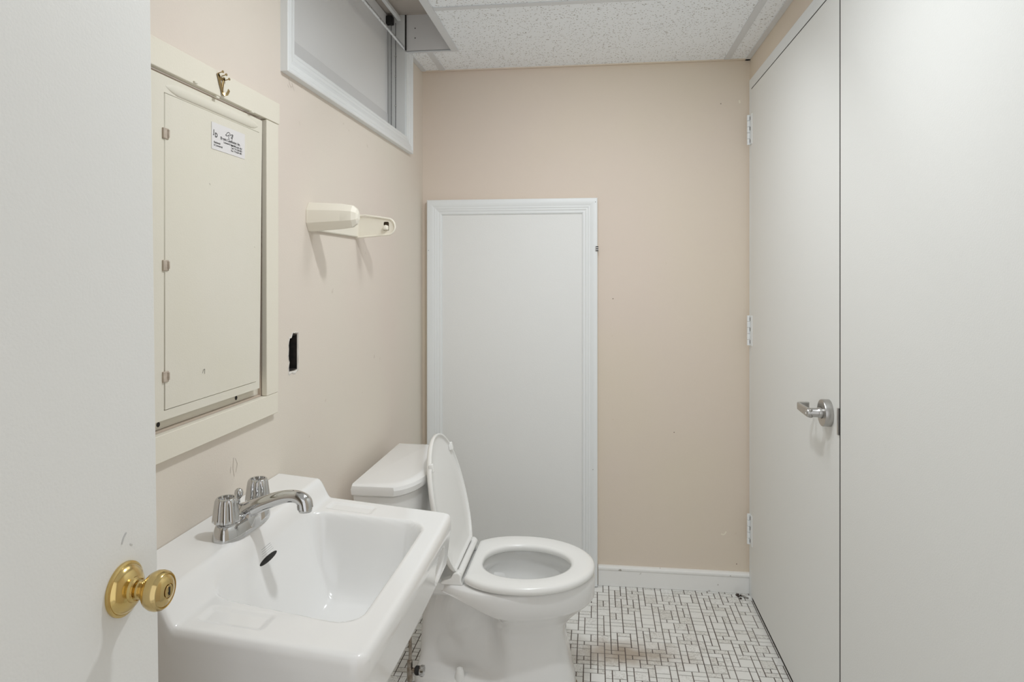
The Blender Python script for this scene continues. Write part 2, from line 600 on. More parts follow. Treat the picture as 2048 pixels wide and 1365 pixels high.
# ------------------------------------------------------------------ ceiling
HX, HY0, HY1 = -0.532, 1.44, 2.455      # light-well opening beside window
ce = slab_with_holes('ceiling', [(XL, YF), (XR, YF), (XR, YB), (XL, YB)],
                     [[(XL + .0005, HY0 - .004), (HX + .004, HY0 - .004), (HX + .004, HY1 + .004), (XL + .0005, HY1 + .004)]],
                     lambda u, v, w_: Vector((u, v, ZC + w_)), 0.015, tile_m)
struct(ce, 'white speckled suspended tile ceiling', 'ceiling')
def bar(x0, x1, y0, y1, drop=0.003):
    return box('grid_bar', x0, x1, y0, y1, ZC - drop, ZC + 0.001, grid_m, ce, bevel=0.0006, seg=1)
bar(0.500, 0.524, YF, YB - .02)
bar(-0.534, -0.508, HY0 - 0.03, HY1 + 0.012, 0.006)
bar(XL + .001, -0.534, HY1, HY1 + 0.012, 0.006)
bar(-0.634, -0.610, HY1 + .014, YB - .02)
bar(-0.508, 0.500, 2.062, 2.086)
bar(-0.508, 0.500, 0.84, 0.864)
bar(XR - .02, XR, YF, YB, 0.004)
bar(XL, XL + .018, HY1 + .014, YB - .018, 0.004)
o = box('grid_bar', XL, XR, YB - .017, YB, ZC - .004, ZC + .001, wall_back_m, ce, bevel=0.0006, seg=1)
# light well boxed above the ceiling beside the window
bm = bmesh.new()
add_box(bm, XL + .001, HX + .003, HY1, HY1 + .003, ZC - .001, 2.2255)
add_box(bm, HX, HX + .003, HY0, HY1, ZC - .001, 2.2255)
add_box(bm, XL + .001, HX + .003, HY0 - .003, HY0, ZC - .001, 2.2255)
link_mesh('light_well', to_me(bm, 'light_well', False), well_m, ce)
box('light_well_top', XL - .099, HX + .012, HY0 - .012, HY1 + .0045, 2.2255, 2.235, well_top_m, ce)
# two nail heads in the well board
for (x, z) in ((-0.672, 2.175), (-0.672, 2.138)):
    lathe('nail_head', [(0.0, 0.0), (0.0022, 0.0), (0.0018, 0.0012), (0, 0.0016)], (x, HY1 - .0001, z), (0, -1, 0), dark_m, ce, n=10)

# ------------------------------------------------------------------ window_1 with casing
bm = bmesh.new()
t3 = lambda u, v, h: Vector((XL + h, u, v))
rx = XL - 0.098
# recess lining (open towards the room)
for (y0, y1, z0, z1) in ((1.497, 1.505, 1.754, 2.225), (2.448, 2.456, 1.754, 2.225), (1.497, 2.456, 1.754, 1.762)):
    add_box(bm, rx, XL + 0.001, y0, y1, z0, z1)
add_box(bm, rx - .004, rx, 1.497, 2.456, 1.754, 2.225)
wn = link_mesh('window_1', to_me(bm, 'window_1', False), jamb_m)
struct(wn, 'high window on the left wall in a white moulded casing', 'window')
prof = [(0, 0), (0, 0.017), (0.003, 0.0185), (0.010, 0.0185), (0.014, 0.015), (0.022, 0.0165), (0.032, 0.0135), (0.036, 0.0105), (0.044, 0.0105), (0.048, 0.008), (0.056, 0.0075), (0.056, 0)]
# bottom + two sides (mitred), cut off by the ceiling on the far side
bm = bmesh.new()
def casing_run(bm, path, prof, t3):
    """open mitred run; left normal points inward"""
    rings = []
    P = [Vector(p) for p in path]
    for i, c in enumerate(P):
        if i == 0: d1 = d2 = (P[1] - c).normalized()
        elif i == len(P) - 1: d1 = d2 = (c - P[i - 1]).normalized()
        else: d1 = (c - P[i - 1]).normalized(); d2 = (P[i + 1] - c).normalized()
        n1 = Vector((-d1.y, d1.x)); n2 = Vector((-d2.y, d2.x))
        mi = n1 + n2; mi = mi / mi.dot(n1)
        rings.append([t3(c.x + mi.x * o, c.y + mi.y * o, h) for (o, h) in prof])
    add_loft(bm, rings, True, True)
casing_run(bm, [(1.447, 2.086), (1.447, 1.711), (2.506, 1.711), (2.506, 2.086)], prof, t3)
link_mesh('casing', to_me(bm, 'casing'), white_trim_m, wn, smooth=True, angle=20)
# gap between the well and the casing
box('gap_strip', XL - .002, XL + .006, 2.4485, 2.4545, 2.092, 2.2245, dark_m, wn)

# roller shade hung inside the recess
rs = thing('roller_shade', 'grey roller shade pulled down inside the high white-cased window', 'shade', (-0.775, 1.98, 1.80))
box('shade_cloth', -0.7765, -0.7750, 1.512, 2.440, 1.85, 2.222, shade_m, rs)
box('hem_bar', -0.7785, -0.7735, 1.510, 2.442, 1.768, 1.853, shade_bar_m, rs, bevel=0.001)
box('valance', -0.735, -0.722, 1.52, 2.440, 2.198, 2.212, white_trim_m, rs, bevel=0.002)
box('end_bracket', -0.792, -0.750, 2.420, 2.446, 2.185, 2.215, black_m, rs, bevel=0.003)
chain_m = mat('dull bead chain', (0.16, 0.16, 0.165, 1), 0.4, 0.8)
def chain(y, x):
    bm = bmesh.new()
    z = 1.775
    while z < 2.19:
        bmesh.ops.create_icosphere(bm, subdivisions=1, radius=0.0023, matrix=Matrix.Translation((x, y, z)))
        z += 0.0052
    add_loft(bm, tube_rings([(x, y, 1.775), (x, y, 2.19)], 0.0006, 6))
    o = link_mesh('bead_chain', to_me(bm, 'bead_chain', False), chain_m, rs, smooth=True)
    o['kind'] = 'stuff'
    return o
chain(2.434, -0.758)
c2 = chain(2.430, -0.740)
for z in (2.06, 1.985, 1.875):
    lathe('chain_connector', [(0, 0), (0.0035, 0.001), (0.0035, 0.006), (0, 0.007)], (-0.740, 2.430, z), (0, 0, 1), satin_m, rs, n=10)

# ------------------------------------------------------------------ electrical panel in its board frame
fr = thing('panel_surround', 'cream painted board frame nailed around the electrical panel on the left wall', 'frame', (XL, 1.17, 0.94))
T = 0.0118
box('frame_board', XL, XL + T, 0.90, 1.412, 0.940, 0.985, cream_board_m, fr, bevel=0.0012)
box('frame_board', XL, XL + T, 1.361, 1.414, 0.9855, 1.580, cream_board_m, fr, bevel=0.0012)
box('frame_board', XL, XL + T, 0.90, 1.420, 1.5815, 1.628, cream_board_m, fr, bevel=0.0012)
box('frame_board', XL, XL + T, 0.90, 0.962, 0.9855, 1.580, cream_board_m, fr, bevel=0.0012)
# small bent tabs along the groove under the top board
for (y, z) in ((1.095, 1.583), (1.163, 1.575), (1.290, 1.5785)):
    box('clip_tab', XL + T - .002, XL + T + .0035, y, y + .010, z, z + .0035, cream_m, fr, bevel=0.0006)

tab_m = mat('tan tab paint', srgb(200, 188, 174), 0.5, var=srgb(176, 162, 148), vscale=80)
ep = thing('electrical_panel', 'cream metal electrical panel with a hinged cover on the left wall', 'electrical panel', (XL, 1.17, 1.0))
PX = XL + 0.004
# recess box behind
bm = bmesh.new()
add_box(bm, XL - .075, XL - .072, 0.966, 1.364, 0.985, 1.581)
add_box(bm, XL - .072, XL - .002, 0.966, 0.969, 0.985, 1.581)
add_box(bm, XL - .072, XL - .002, 1.361, 1.364, 0.985, 1.581)
add_box(bm, XL - .072, XL - .002, 0.969, 1.361, 0.985, 0.988)
add_box(bm, XL - .072, XL - .002, 0.969, 1.361, 1.578, 1.581)
link_mesh('back_box', to_me(bm, 'back_box', False), rust_m, ep)
# flange: sloping strip under the cover with the two screw holes
bm = bmesh.new()
add_box(bm, XL - .012, XL - .009, 0.969, 1.361, 0.9885, 1.030)
link_mesh('lower_flange', to_me(bm, 'lower_flange'), cream_m, ep)
for y in (1.030, 1.273):
    lathe('screw_hole', [(0, 0), (0.0042, 0), (0.0042, 0.0007), (0.002, 0.0009), (0, 0.001)], (XL - .009, y, 0.997), (1, 0, 0), black_m, ep, n=14)
# front plate: ring around the hinged door, standing proud
ring_outer = [(0.967, 1.006), (1.340, 1.006), (1.3515, 1.575), (0.967, 1.575)]
door_loop = [(1.0235, 1.0215), (1.325, 1.0215), (1.3345, 1.032), (1.3385, 1.548), (1.0235, 1.548)]
fp = slab_with_holes('front_plate', ring_outer, [door_loop], lambda u, v, w_: Vector((XL - .004 + w_, u, v)), 0.010, cream_m, ep)
# rolled lip pressed into the plate over the door
bm = bmesh.new()
pts = [(XL + .0055, 1.028 + 0.306 * i / 20, 1.5565) for i in range(21)]
rings = tube_rings(pts, [0.001 + 0.0048 * min(1, i / 1.5, (20 - i) / 1.5) for i in range(21)], 14)
add_loft(bm, rings)
for v in bm.verts: v.co.x = XL + .0055 + (v.co.x - XL - .0055) * 0.75; v.co.z = 1.5590 + (v.co.z - 1.5565) * 1.75
link_mesh('rolled_lip', to_me(bm, 'rolled_lip'), cream_m, ep, smooth=True)
# hinged door
dl = [(1.0255, 1.023), (1.324, 1.023), (1.3325, 1.033), (1.3365, 1.546), (1.0255, 1.546)]
pd = slab_with_holes('panel_door', dl, [], lambda u, v, w_: Vector((XL - .001 + w_, u, v)), 0.008, cream_m, ep)
for z in (1.078, 1.262, 1.480):
    b_ = box('hinge', XL + .004, XL + .0092, 1.0185, 1.033, z - .0095, z + .0085, tab_m, ep, bevel=0.0012)
    lathe('hinge_pin', [(0, 0), (0.0022, 0.0), (0.0022, 0.012), (0, 0.012)], (XL + .0095, 1.0305, z - .006), (0, 0, 1), tab_m, b_, n=10)
bm = bmesh.new()
bmesh.ops.create_icosphere(bm, subdivisions=2, radius=1, matrix=Matrix.Translation((XL + .0068, 1.318, 1.305)) @ Matrix.Diagonal((.0010, .0022, .0028, 1)))
link_mesh('paint_blister', to_me(bm, 'paint_blister'), cream_m, pd, smooth=True)
mk = mark('scratch', [(1.131, 1.068), (1.1335, 1.0735), (1.138, 1.0745), (1.1375, 1.066)], mat('scratch', srgb(150, 146, 136), .7), pd, 0.0016, x=XL + .0069)

# business card sticker
sx = XL + .0074
st = thing('contractor_sticker', 'small white contractor sticker with black print on the electrical panel door', 'sticker', (sx, 1.217, 1.505))
bm = bmesh.new()
add_box(bm, sx, sx + .0004, 1.159, 1.277, 1.480, 1.530)
link_mesh('sticker_paper', to_me(bm, 'sticker_paper'), card_m, st)
def text(body, y, z, size, bold=0.0, parent=st, name='printed_text', squash=1.0, x=sx + .0006, m=ink_m, rotz=0):
    cu = bpy.data.curves.new(name, 'FONT')
    cu.body = body
    cu.size = size
    cu.offset = bold
    tmp = bpy.data.objects.new(name, cu)
    C.objects.link(tmp)
    dg = bpy.context.evaluated_depsgraph_get()
    me = bpy.data.meshes.new_from_object(tmp.evaluated_get(dg))
    bpy.data.objects.remove(tmp, do_unlink=True)
    for v in me.vertices:
        v.co = Vector((x, y + v.co.x * squash, z + v.co.y))
    me.materials.clear()
    return link_mesh(name, me, m, parent)
text('J', 1.1645, 1.5085, 0.0115, 0.0004)
text('D', 1.1695, 1.5035, 0.0115, 0.0004)
text('Electric Contractor, Inc.', 1.188, 1.5030, 0.0072, 0.0002, squash=1.0)
text('Licensed & Insured', 1.199, 1.4975, 0.0052, 0.0001, squash=1.05)
text('Residential\n& Commercial', 1.166, 1.4920, 0.0052, 0.0001, squash=0.95)
text('Bus: 774-638-1867\nCell: 774-238-0851\nFax: 774-628-1881', 1.225, 1.4965, 0.0050, 0.0001, squash=1.08)
# handwriting
def stroke(pts, w_=0.0011):
    return mark('handwriting', [(p.x, p.y) for p in spline([(a, b, 0) for a, b in pts], 5)], ink_m, st, w_, x=sx + .0003)
stroke([(1.207, 1.5135), (1.211, 1.519), (1.217, 1.5215), (1.222, 1.519), (1.224, 1.516)])
stroke([(1.205, 1.5150), (1.210, 1.5135), (1.216, 1.5155), (1.219, 1.5175), (1.2165, 1.511), (1.220, 1.5085)])
stroke([(1.2225, 1.5165), (1.2270, 1.5190), (1.2315, 1.5190), (1.2300, 1.5135), (1.2245, 1.5120), (1.2290, 1.5165), (1.2320, 1.5195), (1.2290, 1.5110), (1.2275, 1.5065)])

# brass picture hook hanging on the top board
hx = XL + T
hk = thing('picture_hook', 'small tarnished brass picture hook nailed to the top frame board', 'hook', (hx, 1.185, 1.585))
def strap(name, pts, wd, th, m, parent):
    """flat strap along 3D points, width along normal in YZ plane"""
    bm = bmesh.new()
    P = [Vector(p) for p in pts]
    rings = []
    for i, p in enumerate(P):
        d = (P[min(i + 1, len(P) - 1)] - P[max(i - 1, 0)]).normalized()
        n = d.cross(Vector((1, 0, 0)))
        n = n.normalized() if n.length > 1e-4 else Vector((0, 1, 0))
        q = n.cross(d).normalized()
        rings.append([p + n * wd / 2 + q * th / 2, p - n * wd / 2 + q * th / 2, p - n * wd / 2 - q * th / 2, p + n * wd / 2 - q * th / 2])
    add_loft(bm, rings)
    return link_mesh(name, to_me(bm, name), m, parent, bevel=0.0004, seg=2)
strap('hook_plate', [(hx + .002, 1.170, 1.6225), (hx + .002, 1.178, 1.604), (hx + .002, 1.186, 1.589), (hx + .003, 1.189, 1.586)], 0.0062, 0.0012, oldbrass_m, hk)
strap('hook_plate', [(hx + .002, 1.192, 1.6200), (hx + .002, 1.188, 1.610), (hx + .002, 1.185, 1.597), (hx + .002, 1.184, 1.590)], 0.0052, 0.0012, oldbrass_m, hk)
strap('hook_plate', [(hx + .002, 1.170, 1.6205), (hx + .002, 1.180, 1.6150), (hx + .002, 1.192, 1.6165)], 0.0052, 0.0012, oldbrass_m, hk)
strap('hook_lip', [(hx + .002, 1.184, 1.590), (hx + .006, 1.1865, 1.586), (hx + .0085, 1.190, 1.588), (hx + .0095, 1.195, 1.597)], 0.0062, 0.0012, oldbrass_m, hk)
for (y, z) in ((1.174, 1.6235), (1.186, 1.6215), (1.196, 1.616)):
    lathe('nail', [(0, 0), (0.0009, 0), (0.0009, 0.0085), (0.0026, 0.0088), (0.0024, 0.0105), (0, 0.0108)], (hx, y, z), (1, 0, .25), oldbrass_m, hk, n=12)

# ------------------------------------------------------------------ electrical box inside the ragged opening
eb = thing('switch_box', 'black empty switch box seen through the ragged hole in the left wall', 'electrical box', (XL - .05, 1.513, 1.06))
bm = bmesh.new()
bx0, bx1, by0, by1, bz0, bz1 = XL - .062, XL - .0012, 1.4920, 1.5352, 1.0190, 1.1035
for q in ((bx0, bx0 + .002, by0, by1, bz0, bz1), (bx0, bx1, by0, by0 + .002, bz0, bz1), (bx0, bx1, by1 - .002, by1, bz0, bz1),
          (bx0, bx1, by0, by1, bz0, bz0 + .002), (bx0, bx1, by0, by1, bz1 - .002, bz1)):
    add_box(bm, *q)
link_mesh('box_shell', to_me(bm, 'box_shell', False), hole_m, eb)
tube('wire', spline([(XL - .06, 1.53, 1.09), (XL - .03, 1.515, 1.075), (XL - .02, 1.52, 1.05), (XL - .03, 1.51, 1.03)], 6), 0.0022, hole_m, eb, n=8)
tube('wire', spline([(XL - .06, 1.50, 1.09), (XL - .02, 1.505, 1.07), (XL - .025, 1.50, 1.04), (XL - .05, 1.52, 1.02)], 6), 0.0022, hole_m, eb, n=8)

# ------------------------------------------------------------------ wall scuffs
for pts, wd in (([(1.488, 1.708), (1.492, 1.695), (1.500, 1.688), (1.507, 1.692)], .0018), ([(1.483, 1.690), (1.488, 1.684)], .0016),
                ([(1.505, 1.700), (1.513, 1.689), (1.518, 1.684)], .0012),
                ([(1.545, 1.618), (1.549, 1.608)], .0016), ([(1.238, 0.868), (1.236, 0.856)], .002),
                ([(1.248, 0.883), (1.246, 0.862), (1.251, 0.845)], .002), ([(1.255, 0.880), (1.262, 0.868), (1.256, 0.852)], .0016)):
    mark('scuff', pts, scuff_m, wl, wd)

# ------------------------------------------------------------------ paper towel holder
ph = thing('towel_holder', 'empty cream plastic paper towel holder with two arms on the left wall', 'holder', (XL, 1.76, 1.36))
zc = 1.391
# back plate between the arms
box('back_plate', XL, XL + .009, 1.60, 1.945, 1.358, 1.412, holder_m, ph, bevel=0.003, seg=2)
# near arm: chunky facetted block tapering to a round nose
def octo(yc, zc_, hy, hz, cy, cz, x):
    return [Vector((x, yc + a, zc_ + b)) for a, b in ((-hy, -hz + cz), (-hy + cy, -hz), (hy - cy, -hz), (hy, -hz + cz), (hy, hz - cz), (hy - cy, hz), (-hy + cy, hz), (-hy, hz - cz))]
yc = 1.606
rings = [octo(yc, zc, .024, .036, .014, .020, XL), octo(yc, zc, .024, .036, .014, .020, XL + .006), octo(yc + .001, zc + .001, .021, .031, .013, .018, XL + .085),
         octo(yc + .003, zc + .001, .0175, .027, .011, .016, XL + .112), octo(yc + .005, zc + .001, .013, .019, .008, .011, XL + .122), octo(yc + .006, zc + .001, .007, .009, .004, .005, XL + .126)]
loft('arm', rings, holder_m, ph, bevel=0.0010, smooth=False, angle=9)
# far arm: thin plate with a rounded nose, raised rim, a slot and a peg
ya, yb_ = 1.929, 1.935
nose = []
x_end = XL + .124
hz_a, hz_b = 0.028, 0.022
outl = [(XL, zc - .034), (XL + .100, zc - .026)]
for k in range(9):
    t = -PI / 2 + PI * k / 8
    outl.append((XL + .100 + .022 * math.cos(t), zc - .002 + .024 * math.sin(t)))
outl += [(XL + .100, zc + .022), (XL, zc + .030)]
slot = [(XL + .086, zc - .013), (XL + .103, zc - .013), (XL + .103, zc + .010), (XL + .100, zc + .013), (XL + .089, zc + .013), (XL + .086, zc + .010)]
fa = slab_with_holes('arm', outl, [slot], lambda u, v, w_: Vector((u, yb_ - w_, v)), yb_ - ya, holder_m, ph)
bm = bmesh.new()
P = [Vector((u, ya - .0022, v)) for u, v in outl]
P2 = spline(P + [P[0]], 3)
add_loft(bm, tube_rings(P2, 0.0030, 8))
link_mesh('arm_rim', to_me(bm, 'arm_rim'), holder_m, fa, smooth=True)
bm = bmesh.new()
for q in ((XL + .083, XL + .106, yb_ + .012, yb_ + .013, zc - .016, zc + .016), (XL + .083, XL + .084, yb_ - .001, yb_ + .012, zc - .016, zc + .016), (XL + .105, XL + .106, yb_ - .001, yb_ + .012, zc - .016, zc + .016), (XL + .084, XL + .105, yb_ - .001, yb_ + .012, zc + .015, zc + .016), (XL + .084, XL + .105, yb_ - .001, yb_ + .012, zc - .016, zc - .015)):
    add_box(bm, *q)
link_mesh('slot_shade_box', to_me(bm, 'slot_shade_box', False), holder_shade_m, fa)  # dark box added behind the slot so it looks shaded
loft('peg', [[Vector((x, y, z)) for x, z in ((XL + .0875 - g, zc - .012 - g), (XL + .1015 + g, zc - .012 - g), (XL + .1015 + g, zc + .000), (XL + .097, zc + .003), (XL + .0875 - g, zc + .000))] for y, g in ((yb_ - .001, 0), (ya - .010, 0), (ya - .014, -.003))], holder_m, fa, bevel=0.0015, smooth=False)
lathe('spindle_peg', [(0.0, 0), (0.009, 0.0), (0.008, 0.008), (0.005, 0.011), (0, 0.012)], (XL + .100, 1.622, zc), (0, 1, 0), holder_m, ph, n=20)

# ------------------------------------------------------------------ access panel on back wall
ap = thing('access_panel', 'tall white access panel with moulded border against the back wall', 'panel', (-0.335, YB, 0.0))
AX0, AX1, AZ1 = -0.686, 0.010, 1.553
box('panel_board', AX0 + .01, AX1 - .01, YB - .016, YB - .001, 0.004, AZ1 - .01, panel_white_m, ap)
bm = bmesh.new()
prof2 = [(0, 0.0), (0, 0.013), (0.003, 0.0155), (0.010, 0.0165), (0.018, 0.0160), (0.030, 0.0115), (0.034, 0.0118), (0.040, 0.0095), (0.043, 0.0100), (0.050, 0.0070), (0.055, 0.0075), (0.060, 0.0050), (0.062, 0.0)]
t3b = lambda u, v, h: Vector((u, YB - .016 - h, v))
rings = []
P = [(AX0, 0.004), (AX0 - .0, AZ1), (AX1, AZ1 + .000), (AX1, 0.004)]
casing_run(bm, list(reversed(P)), prof2, t3b)
link_mesh('border_moulding', to_me(bm, 'border_moulding'), white_trim_m, ap, smooth=True, angle=18)
box('panel_edge', AX1 - .012, AX1 - .001, YB - .017, YB - .001, 0.004, AZ1 - .001, cream_board_m, ap)
box('panel_edge', AX0 + .001, AX0 + .012, YB - .017, YB - .001, 0.004, AZ1 - .001, cream_board_m, ap)
box('panel_edge', AX0 + .012, AX1 - .012, YB - .017, YB - .001, AZ1 - .009, AZ1 - .001, cream_board_m, ap)
lt = box('latch', AX1 - .009, AX1 + .003, YB - .0345, YB - .020, 1.340, 1.360, satin_m, ap, bevel=0.001)
for z in (1.3405, 1.348, 1.356):
    box('latch_gap', AX1 - .006, AX1 + .0035, YB - .0352, YB - .024, z, z + .0035, black_m, lt)
lathe('nail_hole', [(0, 0), (0.0016, 0), (0.001, .0006), (0, 0.0006)], (AX1 - .008, YB - .0322, 1.536), (0, -1, 0), dark_m, ap, n=8)
lathe('nail_hole', [(0, 0), (0.0014, 0), (0.001, .0006), (0, 0.0006)], (AX0 + .008, YB - .0322, 1.346), (0, -1, 0), dark_m, ap, n=8)
lathe('nail_hole', [(0, 0), (0.0014, 0), (0.001, .0006), (0, 0.0006)], (AX1 - .018, YB - .0322, 0.47), (0, -1, 0), dark_m, ap, n=8)

# ------------------------------------------------------------------ baseboards
def baseboard(name, pts_a, pts_b, nrm, m=white_trim_m):
    bm = bmesh.new()
    pr = [(0, 0.001), (0.012, 0.001), (0.0125, 0.062), (0.0155, 0.067), (0.0155, 0.073), (0.011, 0.080), (0, 0.081)]
    n = Vector(nrm)
    rings = [[Vector(p) + n * a + Vector((0, 0, b)) for a, b in pr] for p in (pts_a, pts_b)]
    add_loft(bm, rings)
    return struct(link_mesh(name, to_me(bm, name), m, None, smooth=True, angle=30))
base_m = mat('baseboard paint', srgb(238, 238, 236), 0.45, spec=0.4, specks=srgb(176, 172, 166), speck_scale=26, speck_t=0.70)
b1 = baseboard('baseboard_back', (AX1 + .003, YB, 0), (XR - .001, YB, 0), (0, -1, 0), base_m)
b2 = baseboard('baseboard_left', (XL, 1.0, 0), (XL, YB - .036, 0), (1, 0, 0), base_m)

# ------------------------------------------------------------------ door_1: right wall double door
# frame
bm = bmesh.new()
fx0, fx1 = XR - 0.006, XR + .09
add_box(bm, fx0, fx1, DY1 - .040, DY1, 0.001, DZ)
add_box(bm, fx0, fx1, DY0, DY0 + .040, 0.001, DZ)
add_box(bm, fx0, fx1, DY0 + .040, DY1 - .040, DZ - .042, DZ)
fm = link_mesh('door_1', to_me(bm, 'door_1', False), white_trim_m, None, bevel=0.002)
struct(fm, 'white double door and frame in the right wall', 'door')
LX = XR - 0.008
seam = 1.719
lf = box('door_leaf', LX, LX + .036, seam + .0035, DY1 - .0435, 0.016, DZ - .046, white_door_m, fm, bevel=0.0015)
lf2 = box('door_leaf', LX - .001, LX + .036, DY0 + .0435, seam - .0035, 0.016, DZ - .046, white_door_m, fm, bevel=0.0015)
box('seam_shade', LX - .0004, LX + .034, seam - .0034, seam + .0034, 0.018, DZ - .05, dark_m, fm)  # flush dark strip, painted stand-in for the shade between the leaves
box('top_shade', LX + .0002, LX + .034, DY0 + .045, DY1 - .045, DZ - .0456, DZ - .0434, dark_m, fm)  # thin dark strip painting the shade above the leaves
box('bottom_shade', LX + .004, LX + .04, DY0 + .045, DY1 - .045, 0.0005, 0.0155, dark_m, fm)  # dark filler painting the shadow line under the leaves
# hinges
for z in (0.267, 1.032, 1.804):
    h = thing if False else None
    hb = box('hinge', LX - .0022, LX + .001, DY1 - .062, DY1 - .028, z - .058, z + .058, white_trim_m, fm, bevel=0.0006)
    bm = bmesh.new()
    for k in range(5):
        zz = z - .058 + k * .0232
        add_loft(bm, lathe_rings([(0.0, 0), (0.0062, 0.0006), (0.0062, 0.0224), (0, 0.0228)], (LX - .0065, DY1 - .030, zz), (0, 0, 1), 16))
    link_mesh('hinge_knuckle', to_me(bm, 'hinge_knuckle'), white_trim_m, hb, smooth=True)
    bm = bmesh.new()
    for k in (0.35, 2.4, 4.1):
        zz = z - .058 + k * .0232
        add_box(bm, LX - .0032, LX - .0020, DY1 - .0385, DY1 - .0365, zz, zz + .013)
    link_mesh('hinge_slot', to_me(bm, 'hinge_slot', False), dark_m, hb)
# lever handle
LY, LZ = 1.795, 0.893
lv = lathe('lever_rose', [(0, 0), (0.0340, 0.0), (0.0345, 0.0010), (0.0345, 0.0180), (0.0335, 0.0195), (0.015, 0.0197), (0.0145, 0.0180), (0, 0.0180)], (LX, LY, LZ), (-1, 0, 0), satin_m, fm, n=56)
lathe('lever_stem', [(0.0, 0.017), (0.0135, 0.017), (0.0135, 0.027), (0.0125, 0.0285), (0.0115, 0.030), (0.0115, 0.052), (0.010, 0.0555), (0, 0.056)], (LX, LY, LZ), (-1, 0, 0), satin_m, lv, n=32)
# blade: runs to +Y, then returns to the door
def blade():
    path = [((-.0475, -.011), .0112), ((-.0505, .004), .0115), ((-.0510, .030), .0108), ((-.0510, .060), .0100), ((-.0505, .084), .0092), ((-.0480, .093), .0090), ((-.0420, .0965), .0088), ((-.0200, .0965), .0086)]
    rings = []
    for i, ((dx, dy), hz) in enumerate(path):
        a = path[max(i - 1, 0)][0]; b = path[min(i + 1, len(path) - 1)][0]
        d = Vector((b[0] - a[0], b[1] - a[1])).normalized()
        n = Vector((-d.y, d.x))
        th = .0045
        c = Vector((LX + dx, LY + dy))
        z0 = LZ - .001 + i * 0.0003
        q1 = c + n * th; q2 = c - n * th
        rings.append([Vector((q1.x, q1.y, z0 - hz)), Vector((q2.x, q2.y, z0 - hz)), Vector((q2.x, q2.y, z0 + hz)), Vector((q1.x, q1.y, z0 + hz))])
    return rings
loft('lever_blade', blade(), satin_m, lv, bevel=0.0025, smooth=False)
lathe('lock_button', [(0.0, 0.054), (0.0055, 0.054), (0.0050, 0.0575), (0.0030, 0.0577), (0.0025, 0.0565), (0, 0.0565)], (LX, LY, LZ), (-1, 0, 0), chrome_m, lv, n=24)
box('latch_plate', LX - .0045, LX + .010, seam + .0036, seam + .0100, LZ - .040, LZ + .026, satin_m, lf, bevel=0.0006)

# floor pivot / hinge debris at door corner
dp = thing('floor_bolt', 'small corroded metal bolt on the floor at the far corner of the white doors', 'bolt', (0.575, 2.672, 0.0))
tube('bolt_body', [(0.560, 2.685, .004), (0.582, 2.655, .006)], 0.0032, satin_m, dp, n=10)
rust_dark = mat('dark corrosion', (0.05, 0.035, 0.028, 1), 0.95, bump=0.6, bscale=300)
bm = bmesh.new()
rr = random.Random(3)
for k in range(10):
    p = Vector((0.556 + rr.uniform(-.012, .024), 2.676 + rr.uniform(-.02, .014), .003))
    bmesh.ops.create_icosphere(bm, subdivisions=1, radius=rr.uniform(.003, .006), matrix=Matrix.Translation(p) @ Matrix.Diagonal((1, 1, .6, 1)))
link_mesh('corrosion', to_me(bm, 'corrosion', False), rust_dark, dp)

# ------------------------------------------------------------------ door_2: entrance door in the foreground
DX = -0.478
ed = bpy.data.objects.new('door_2', None)
C.objects.link(ed)
ed.location = (DX - .018, 0.64, 0.01)
struct(ed, 'white entrance door standing open in the left foreground', 'door')
EY = 0.700
lf3 = box('door_leaf', DX - .036, DX, EY - .80, EY, 0.012, 2.0, white_door_m, ed, bevel=0.0015)
KY, KZ = 0.645, 0.917
KS = 0.82
ks = lambda pr: [(a * KS, b * KS) for a, b in pr]
knob = lathe('door_knob', ks([(0.0, 0.018), (0.0095, 0.018), (0.0105, 0.022), (0.0118, 0.0235), (0.0118, 0.026), (0.0105, 0.027), (0.0115, 0.030), (0.0165, 0.034), (0.0215, 0.039), (0.0242, 0.045), (0.0246, 0.050), (0.0236, 0.0550),
                           (0.0216, 0.0580), (0.0204, 0.0583), (0.0200, 0.0570), (0.0194, 0.0572), (0.0180, 0.0590), (0.0135, 0.0610), (0.0092, 0.0620), (0.0088, 0.0605), (0.0, 0.0605)]), (DX, KY, KZ), (1, 0, 0), brass_m, ed, n=56)
lathe('rosette', ks([(0.0, 0.0), (0.0330, 0.0), (0.0338, 0.0015), (0.0335, 0.0040), (0.0310, 0.0052), (0.0302, 0.0050), (0.0285, 0.0085), (0.0240, 0.0125), (0.0185, 0.0150), (0.0160, 0.0160), (0.0155, 0.0195), (0.0135, 0.0210), (0.0125, 0.0190), (0, 0.0190)]), (DX, KY, KZ), (1, 0, 0), brass_m, knob, n=56)
lathe('key_cylinder', ks([(0.0, 0.0600), (0.0078, 0.0600), (0.0078, 0.0625), (0.0070, 0.0632), (0, 0.0632)]), (DX, KY, KZ), (1, 0, 0), brass_m, knob, n=28)
box('keyhole', DX + .0630 * KS, DX + .0636 * KS, KY - .0010, KY + .0010, KZ - .0042, KZ + .0042, black_m, knob)
box('keyhole', DX + .0630 * KS, DX + .0636 * KS, KY - .0020, KY + .0005, KZ - .0026, KZ - .0005, black_m, knob)
lathe('screw_hole', [(0, 0), (0.0022, 0), (0.0018, .0008), (0, 0.0010)], (DX + .0078, KY - .009, KZ - .0160), (1, -.3, -.6), black_m, knob, n=12)
smudge_m = mat('smudge', srgb(198, 199, 198), 0.6)
for pts, wd in (([(.643, .964), (.646, .970), (.650, .974)], .0020), ([(.655, .960), (.659, .957)], .0014)):
    mark('smudge', pts, smudge_m, lf3, wd, x=DX)
ed.rotation_euler = (0, math.radians(-0.75), math.radians(0))

